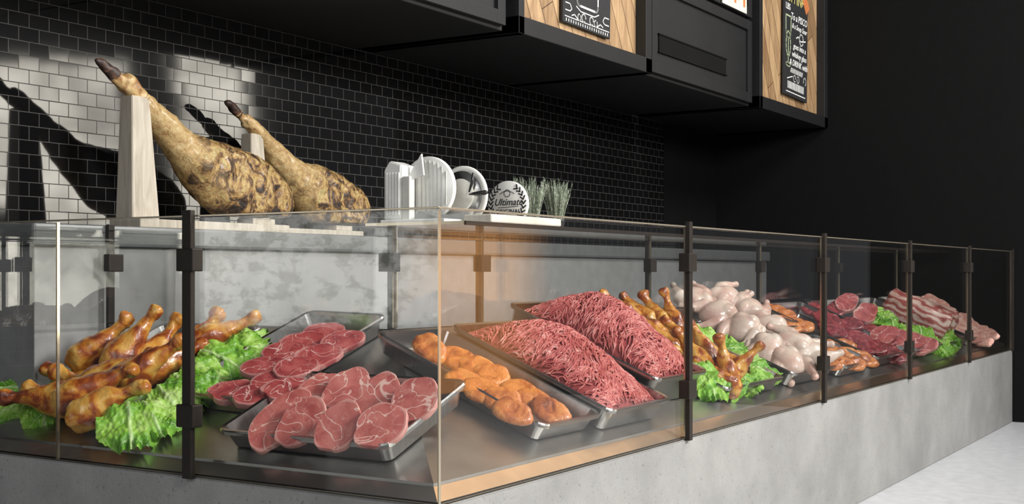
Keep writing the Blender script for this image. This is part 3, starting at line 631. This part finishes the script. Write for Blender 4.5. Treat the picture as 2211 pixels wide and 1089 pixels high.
def mince(x,y,w,l,hm,label,seed,base):
    rnd=random.Random(seed)
    def Hh(u,v):
        a=max(0,1-abs(2*u/w)**2.2)*max(0,1-abs(2*v/l)**2.4)
        pk=.72+.28*math.exp(-((u/(w*.35))**2+((v-.06)/(l*.32))**2))
        return base+ (hm*pk*a**.62)+.010*noise.noise(Vector((u*12,v*12,seed)))*min(1,a*3)
    bm=bmesh.new(); n=28; g_=[[bm.verts.new((w*(i/n-.5),l*(j/n-.5),Hh(w*(i/n-.5),l*(j/n-.5))-.003)) for j in range(n+1)] for i in range(n+1)]
    for i in range(n):
        for j in range(n): bm.faces.new((g_[i][j],g_[i+1][j],g_[i+1][j+1],g_[i][j+1]))
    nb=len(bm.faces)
    for s in range(1900):
        u=rnd.uniform(-.495,.495)*w; v=rnd.uniform(-.495,.495)*l; a=rnd.uniform(-.3,.3)+3.0*noise.noise(Vector((u*6,v*6,seed+5)))
        rad=rnd.uniform(.0028,.0037); up=rnd.uniform(0,.006); secs=[]
        for k in range(9):
            hz=Hh(u,v)+up+.002*math.sin(k*.9+s); rr_=rad*(.6 if k in (0,8) else 1); secs.append((Vector((u,v,hz)),rr_,rr_))
            a+=rnd.uniform(-.42,.42); u2=u+math.cos(a)*.008; v2=v+math.sin(a)*.008
            if abs(u2)>w*.5 or abs(v2)>l*.5: a+=math.pi*.6; u2=u+math.cos(a)*.003; v2=v+math.sin(a)*.003
            u=u2; v=v2
        loft_bm(bm,secs,6)
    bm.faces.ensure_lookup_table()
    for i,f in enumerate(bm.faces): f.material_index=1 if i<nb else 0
    me=bpy.data.meshes.new('mince'); bm.to_mesh(me); bm.free()
    o=mkobj('minced_meat',me,mats=[M['mince'],M['minceb']]); o.matrix_world=frame('L',deck_xy('L',x,y,.004)); tag(o,label,'minced meat','heaps of minced meat','stuff')
mince(1.29,.41,.40,.62,.140,'heap of pink minced meat strands in a deep tray',3,.055)
mince(1.78,.49,.40,.62,.175,'heap of pink minced meat strands in the rear deep tray',9,.09)
# drumsticks
DS=[]
for i in range(4):
    c=.010*(i-1.5)
    S_=[((0,0,0),.004,.004),((.006,0,0),.030,.028),((.025,0,.002),.050,.046),((.06,0,.004+c*.3),.060,.055),((.10,0,.004+c*.6),.057,.052),((.14,0,c),.045,.042),((.18,0,c),.032,.030),((.21,0,c*.9),.023,.022),((.235,0,c*.8),.0205,.020),((.252,0,c*.8),.028,.024),((.268,0,c*.8),.032,.025),((.282,0,c*.8),.024,.020),((.288,0,c*.8),.004,.004)]
    bm=bmesh.new(); loft_bm(bm,smooth_secs(S_,4),28); bmesh.ops.recalc_face_normals(bm,faces=bm.faces); displace(bm,.009,22,i*5+1,.003,75)
    me=bpy.data.meshes.new('drum'); bm.to_mesh(me); bm.free(); me.materials.append(M['drum']); DS.append(me)
def drum(i,arm,a,b_,ha,dd,label,group,s0,s1):
    d0=deck_d(a[0],a[1],arm,ha); A=CAM+ray(*a)*d0; B=CAM+ray(*b_)*(d0+dd); d=(B-A); L=d.length; d.normalize()
    s=min(s1,max(s0,L/.195)); q=d.to_track_quat('X','Z')
    o=mkobj('roast_drumstick',DS[i%4]); o.matrix_world=Matrix.Translation(B-d*.266*s)@q.to_matrix().to_4x4()@Matrix.Rotation(i*1.3,4,'X')@Matrix.Scale(s,4); tag(o,label,'drumstick',group)
LAB='glossy roast poultry drumstick with browned skin on lettuce'
L1=[((340,740),(378,684),.11,.05),((440,715),(472,678),.10,.04),((440,735),(550,684),.11,.03),((268,750),(332,670),.14,.04),((195,760),(272,684),.13,.04),((165,825),(105,795),.05,.05),((345,790),(440,745),.09,.06),((300,790),(385,732),.14,.02),((235,815),(330,772),.11,.03),((210,850),(120,800),.07,.06),((165,860),(285,800),.12,.0),((110,862),(8,858),.09,.02),((200,888),(315,843),.10,.0),((150,870),(60,840),.05,.04),((400,770),(470,730),.07,.06)]
for i,(a,b_,ha,dd) in enumerate(L1): drum(i,'S',a,b_,ha,dd,LAB,'roast drumsticks in the corner display',1.0,1.18)
L2=[((1345,668),(1302,634),.11,.05),((1385,672),(1350,638),.12,.05),((1420,682),(1388,634),.13,.04),((1455,690),(1436,630),.14,.04),((1405,712),(1355,668),.11,.04),((1440,735),(1385,690),.11,.04),((1480,735),(1430,693),.12,.04),((1500,768),(1462,715),.12,.04),((1530,770),(1490,698),.12,.04),((1560,775),(1520,740),.08,.04),((1500,790),(1450,758),.08,.02),((1570,802),(1552,730),.11,.0),((1590,800),(1642,748),.10,.0),((1540,812),(1500,783),.08,.0)]
for i,(a,b_,ha,dd) in enumerate(L2): drum(i+2,'L',a,b_,ha,dd,LAB,'roast drumsticks in the long display',.84,1.0)
# lettuce
LM=[]
for s in range(5):
    bm=bmesh.new(); nu,nv=50,50; g_=[]
    for i in range(nu+1):
        u=i/nu; row=[]; wd=.105*(math.sin(math.pi*min(1,u*.78+.12))**.45)
        for j in range(nv+1):
            v=2*j/nv-1; e2=min(1,max(abs(v)**2.6,max(0,(u-.6)/.4)**2.2))
            ang=math.atan2(v,u-.45)
            lob=1+.05*math.sin(ang*11+s)*e2+.07*noise.noise(Vector((u*15,v*10,s*2.3)))*e2+.08*noise.noise(Vector((u*3,v*2,s*2.3)))
            x=v*wd*lob; y=.20*u*(1-.12*v*v)*(1+.05*math.sin(ang*11+s*2)*e2)
            z=.014*e2*math.sin(ang*12+s*1.7)+.020*noise.noise(Vector((u*3,v*2.2,s*5)))-.07*(u-.4)**2-.024*v*v+.007*noise.noise(Vector((u*12,v*10,s)))+.008*e2*noise.noise(Vector((u*24,v*24,s)))
            z+=.004*math.exp(-(v/.07)**2)
            row.append(bm.verts.new((x,y-.10,z)))
        g_.append(row)
    for i in range(nu):
        for j in range(nv): bm.faces.new((g_[i][j],g_[i+1][j],g_[i+1][j+1],g_[i][j+1]))
    me=bpy.data.meshes.new('leaf'); bm.to_mesh(me); bm.free(); me.materials.append(M['lettuce']); LM.append(me)
rnd=random.Random(5)
def leaves(arm,lst,group,sc=1):
    for i,(px,py,h,ro) in enumerate(lst):
        face(LM[i%5],'lettuce_leaf',arm,px,py,h,212+rnd.uniform(-22,22),rnd.uniform(36,56),ro+rnd.uniform(-12,12),'broad ruffled bright green lettuce leaf lining the tray','lettuce',group,rnd.uniform(.85,1.1)*sc)
leaves('S',[(280,910,.08,185),(330,898,.07,215),(300,868,.06,150),(370,865,.07,220),(400,838,.07,235),(440,805,.07,240),(485,775,.07,255),(520,752,.07,275),(530,732,.07,300),(85,820,.04,60),(45,835,.04,90),(130,800,.04,20),(25,875,.03,140),(100,885,.04,180),(245,890,.06,160)],'lettuce leaves in the corner display',.92)
leaves('L',[(1385,705,.07,120),(1400,728,.07,140),(1425,755,.07,145),(1450,780,.07,155),(1470,805,.07,175),(1535,825,.07,190),(1500,812,.07,180),(1545,735,.07,320),(1580,752,.07,290),(1615,770,.07,270),(1655,800,.07,250),(1610,822,.05,210),(1570,830,.05,190),(1520,725,.08,20)],'lettuce leaves in the long display',.82)
leaves('L',[(1885,672,.08,100),(1905,685,.08,130),(1930,702,.08,150),(1960,715,.08,170),(1990,728,.07,180),(2015,740,.06,190),(2045,735,.06,230),(2030,748,.05,200)],'lettuce leaves under the pork belly',.90)
# raw chickens
CM=[]
for s in range(3):
    k=.012*(s-1)
    me=blob([('e',(0,-.01,.06),(.082,.108,.066),(0,0,0)),('e',(.028,-.045,.075),(.048,.062,.050),(.2,0,0)),('e',(-.028,-.045,.075),(.048,.062,.050),(.2,0,0)),
      ('c',[((.045,-.01,.055),.044),((.078,.045,.062+k),.044),((.076,.095,.068+k),.030),((.066,.135,.070+k),.017),((.060,.158,.072+k),.020),((.058,.170,.072+k),.010)]),
      ('c',[((-.045,-.01,.055),.044),((-.078,.045,.062-k),.044),((-.076,.095,.064-k),.030),((-.066,.135,.064-k),.017),((-.060,.158,.064-k),.020),((-.058,.170,.064-k),.010)]),
      ('c',[((.06,-.07,.05),.026),((.092,-.055,.055),.021),((.100,-.015,.052),.016),((.094,.006,.052),.008)]),
      ('c',[((-.06,-.07,.05),.026),((-.092,-.055,.055),.021),((-.100,-.015,.052),.016),((-.094,.006,.052),.008)])],.0045,3)
    me.materials.clear(); me.materials.append(M['rawchicken']); CM.append(me)
for i,(px,py,h,az,el,ro) in enumerate([(1500,668,.03,212,58,20),(1560,662,.04,220,56,-60),(1545,700,.03,212,60,110),(1612,690,.03,230,56,-40),(1600,732,.03,212,60,150),(1655,728,.03,200,58,80),(1655,778,.03,212,58,170),(1705,765,.04,225,56,50),(1742,785,.03,205,58,-75),(1700,808,.02,212,60,195)]):
    face(CM[i%3],'raw_chicken','L',px,py,h,az,el,ro,'whole raw chicken with pale pink skin piled in a tray','raw chicken','raw chickens piled in a tray',.96)
for i,(px,py) in enumerate([(1795,750),(1825,747),(1798,769),(1830,766),(1858,772),(1792,788),(1822,788),(1850,790),(1872,783),(1655,668),(1680,674),(1700,684),(1692,697),(1718,700),(1738,708),(1712,712)]):
    face(FM[i%4],'glazed_fillet','L',px,py,.045+.01*(i%3),222,48,60+i*17%40,'orange glazed chicken fillet slice in a steel tray','chicken fillet','glazed fillets in steel trays',.80)
BM_=[]
for i in range(3):
    b_=lathe([(0,0),(.6,0),(.94,.002),(.99,.006),(1,.014),(.99,.026),(.95,.031),(.85,.033),(.4,.034),(0,.034)],36,.080,.115,.26,i+31,.006,16); me=from_bm(b_); me.materials.append(M['beef']); BM_.append(me)
for i,(px,py,h,ro) in enumerate([(1760,674,.05,60),(1782,692,.05,40),(1808,670,.05,-50),(1798,714,.05,50),(1828,705,.06,80),(1842,732,.05,60),(1872,722,.05,-60),(1878,754,.04,70),(1905,760,.04,60),(1928,773,.03,80),(1900,742,.05,90)]):
    face(BM_[i%3],'beef_cut','L',px,py,h,215,52,ro,'irregular dark red raw beef cut in a tray','beef','dark red beef cuts',.76)
for i,(px,py,h,ro) in enumerate([(1828,658,.10,-40),(1868,680,.10,-40),(1905,728,.09,-60),(1935,735,.09,-70),(1965,742,.08,-70),(1988,750,.07,-70)]):
    face(DM_[i%3],'beef_steak','L',px,py,h,212,46,ro,'round red marbled steak beside the lettuce','steak','marbled steaks in the long display',1.12,False)
bm=bmesh.new(); bmesh.ops.create_cube(bm,size=1); bmesh.ops.subdivide_edges(bm,edges=bm.edges[:],cuts=10,use_grid_fill=True)
for v in bm.verts:
    c=v.co.copy(); v.co=Vector((c.x*.30*(1-.10*abs(2*c.y)**4)*(1-.16*abs(2*c.z)**3),c.y*.46*(1-.08*abs(2*c.z)**3),(c.z+.5)*.19*(1-.16*abs(2*c.x)**3)))
displace(bm,.026,8,4,.008,30); me=from_bm(bm); me.materials.append(M['bacon'])
put(me,'pork_belly','L',1975,702,.055,math.radians(2),0,'thick slab of layered pork belly on lettuce','pork belly',None,1.0)
PM=[slicemesh(.022,.06,.085,.12,i+41,M['pinkslice']) for i in range(3)]
for i,(px,py,h) in enumerate([(2010,650,.10),(2028,660,.10),(2045,676,.09),(2060,688,.08),(2075,698,.08),(2095,706,.08),(2115,716,.08),(2135,724,.08),(2070,715,.06),(2100,730,.06),(2122,738,.05),(2080,690,.08)]):
    face(PM[i%3],'cured_slice','L',px,py,h,212,46,60+i*23%50,'thick pink cured pork slice in a tray','sliced meat','cured pork slices',.88,False)
# ------------------------------------------------------------------ world
W=bpy.data.worlds.new('world'); SC.world=W; W.use_nodes=True; nt=W.node_tree; nt.nodes.clear()
out=nt.nodes.new('ShaderNodeOutputWorld'); bg=nt.nodes.new('ShaderNodeBackground'); nt.links.new(bg.outputs[0],out.inputs[0])
tc=nt.nodes.new('ShaderNodeTexCoord'); sp=nt.nodes.new('ShaderNodeSeparateXYZ'); nt.links.new(tc.outputs['Generated'],sp.inputs[0])
az=nt.nodes.new('ShaderNodeMath'); az.operation='ARCTAN2'; nt.links.new(sp.outputs['Y'],az.inputs[0]); nt.links.new(sp.outputs['X'],az.inputs[1])
Z=sp.outputs['Z']
def mth(op,a,b_=None): return nmath(nt,op,a,b_)
def band(src,lo,hi,soft):
    a=nt.nodes.new('ShaderNodeMapRange'); a.interpolation_type='SMOOTHSTEP'; a.inputs['From Min'].default_value=lo-soft; a.inputs['From Max'].default_value=lo+soft; nt.links.new(src,a.inputs[0])
    b_=nt.nodes.new('ShaderNodeMapRange'); b_.interpolation_type='SMOOTHSTEP'; b_.inputs['From Min'].default_value=hi-soft; b_.inputs['From Max'].default_value=hi+soft; b_.inputs['To Min'].default_value=1; b_.inputs['To Max'].default_value=0; nt.links.new(src,b_.inputs[0])
    return mth('MULTIPLY',a.outputs[0],b_.outputs[0])
D=math.radians
def patch(a0,a1,z0,z1,sa,sz): return mth('MULTIPLY',band(az.outputs[0],D(a0),D(a1),D(sa)),band(Z,z0,z1,sz))
def trees(scale,lo,hi,c0,c1,stretch=(1,1,1),dist=.8):
    mp=nt.nodes.new('ShaderNodeMapping'); mp.inputs['Scale'].default_value=stretch; nt.links.new(tc.outputs['Generated'],mp.inputs[0])
    n=noisen(nt,mp.outputs[0],scale,8,dist,.65); r=ramp(nt,[(lo,c0),(hi,c1)]); nt.links.new(n.outputs['Fac'],r.inputs[0]); return r.outputs[0]
cur=None
def add(col,mask,strength):
    global cur
    m=mth('MULTIPLY',mask,strength); v=nt.nodes.new('ShaderNodeVectorMath'); v.operation='SCALE'
    if isinstance(col,tuple): v.inputs[0].default_value=col
    else: nt.links.new(col,v.inputs[0])
    nt.links.new(m,v.inputs['Scale'])
    if cur is None: cur=v.outputs[0]
    else:
        a=nt.nodes.new('ShaderNodeVectorMath'); a.operation='ADD'; nt.links.new(cur,a.inputs[0]); nt.links.new(v.outputs[0],a.inputs[1]); cur=a.outputs[0]
one=mth('ADD',0.0,1.0)
add((.085,.087,.092),one,1)
add((1,1,1),patch(-170,-20,.30,.75,10,.08),.35)  # added soft glow, gives the metal highlights and some fill
add(trees(24,.38,.60,(.32,.30,.26),(1,.94,.82)),patch(-60,-49.4,-.05,.157,.15,.002),15)
add(trees(24,.38,.60,(.32,.30,.26),(1,.94,.82)),patch(-46.9,-44.0,-.0,.19,.15,.002),14)
add(trees(55,.42,.52,(.38,.39,.34),(1,.99,.95),(1,1,1.3),.2),patch(134,146,-.042,.05,.2,.004),3.2)
add((1.0,1.0,.98),patch(139.6,146,-.25,-.042,.2,.004),.28)
add((1.0,.45,.14),patch(-36.5,-31.5,-.10,.036,1.6,.008),2.0)
add((1.0,.66,.38),patch(-25,28,.44,.80,6,.05),1.1)  # added warm glow for the long ledge to reflect
add((1.0,.97,.92),patch(55,100,.74,.98,8,.05),.9)  # added soft white glow for the short ledge to reflect
nt.links.new(cur,bg.inputs[0]); bg.inputs[1].default_value=1
# ------------------------------------------------------------------ lights
def area(loc,tgt,sx,sy,p,col=(1,1,1)):
    l=bpy.data.lights.new('studio_light','AREA'); l.shape='RECTANGLE'; l.size=sx; l.size_y=sy; l.energy=p; l.color=col
    o=bpy.data.objects.new('studio_light',l); COL.objects.link(o); o.location=loc; o.rotation_euler=(Vector(tgt)-Vector(loc)).to_track_quat('-Z','Y').to_euler()
area((1.2,-4.5,3.6),(1.8,.8,.9),1.2,1.2,400,(1,.98,.94))
area((5.5,-3.0,5.4),(5.0,.5,.9),1.4,1.4,260,(1,.98,.95))
area((-1.4,-3.2,3.3),(.8,1.0,1.1),.6,.6,60,(1,.98,.95))  # unseen softbox added for crisp highlights on the food
area((-3.6,.8,2.6),(.6,1.2,1.1),1.2,1.2,24,(.95,.97,1))
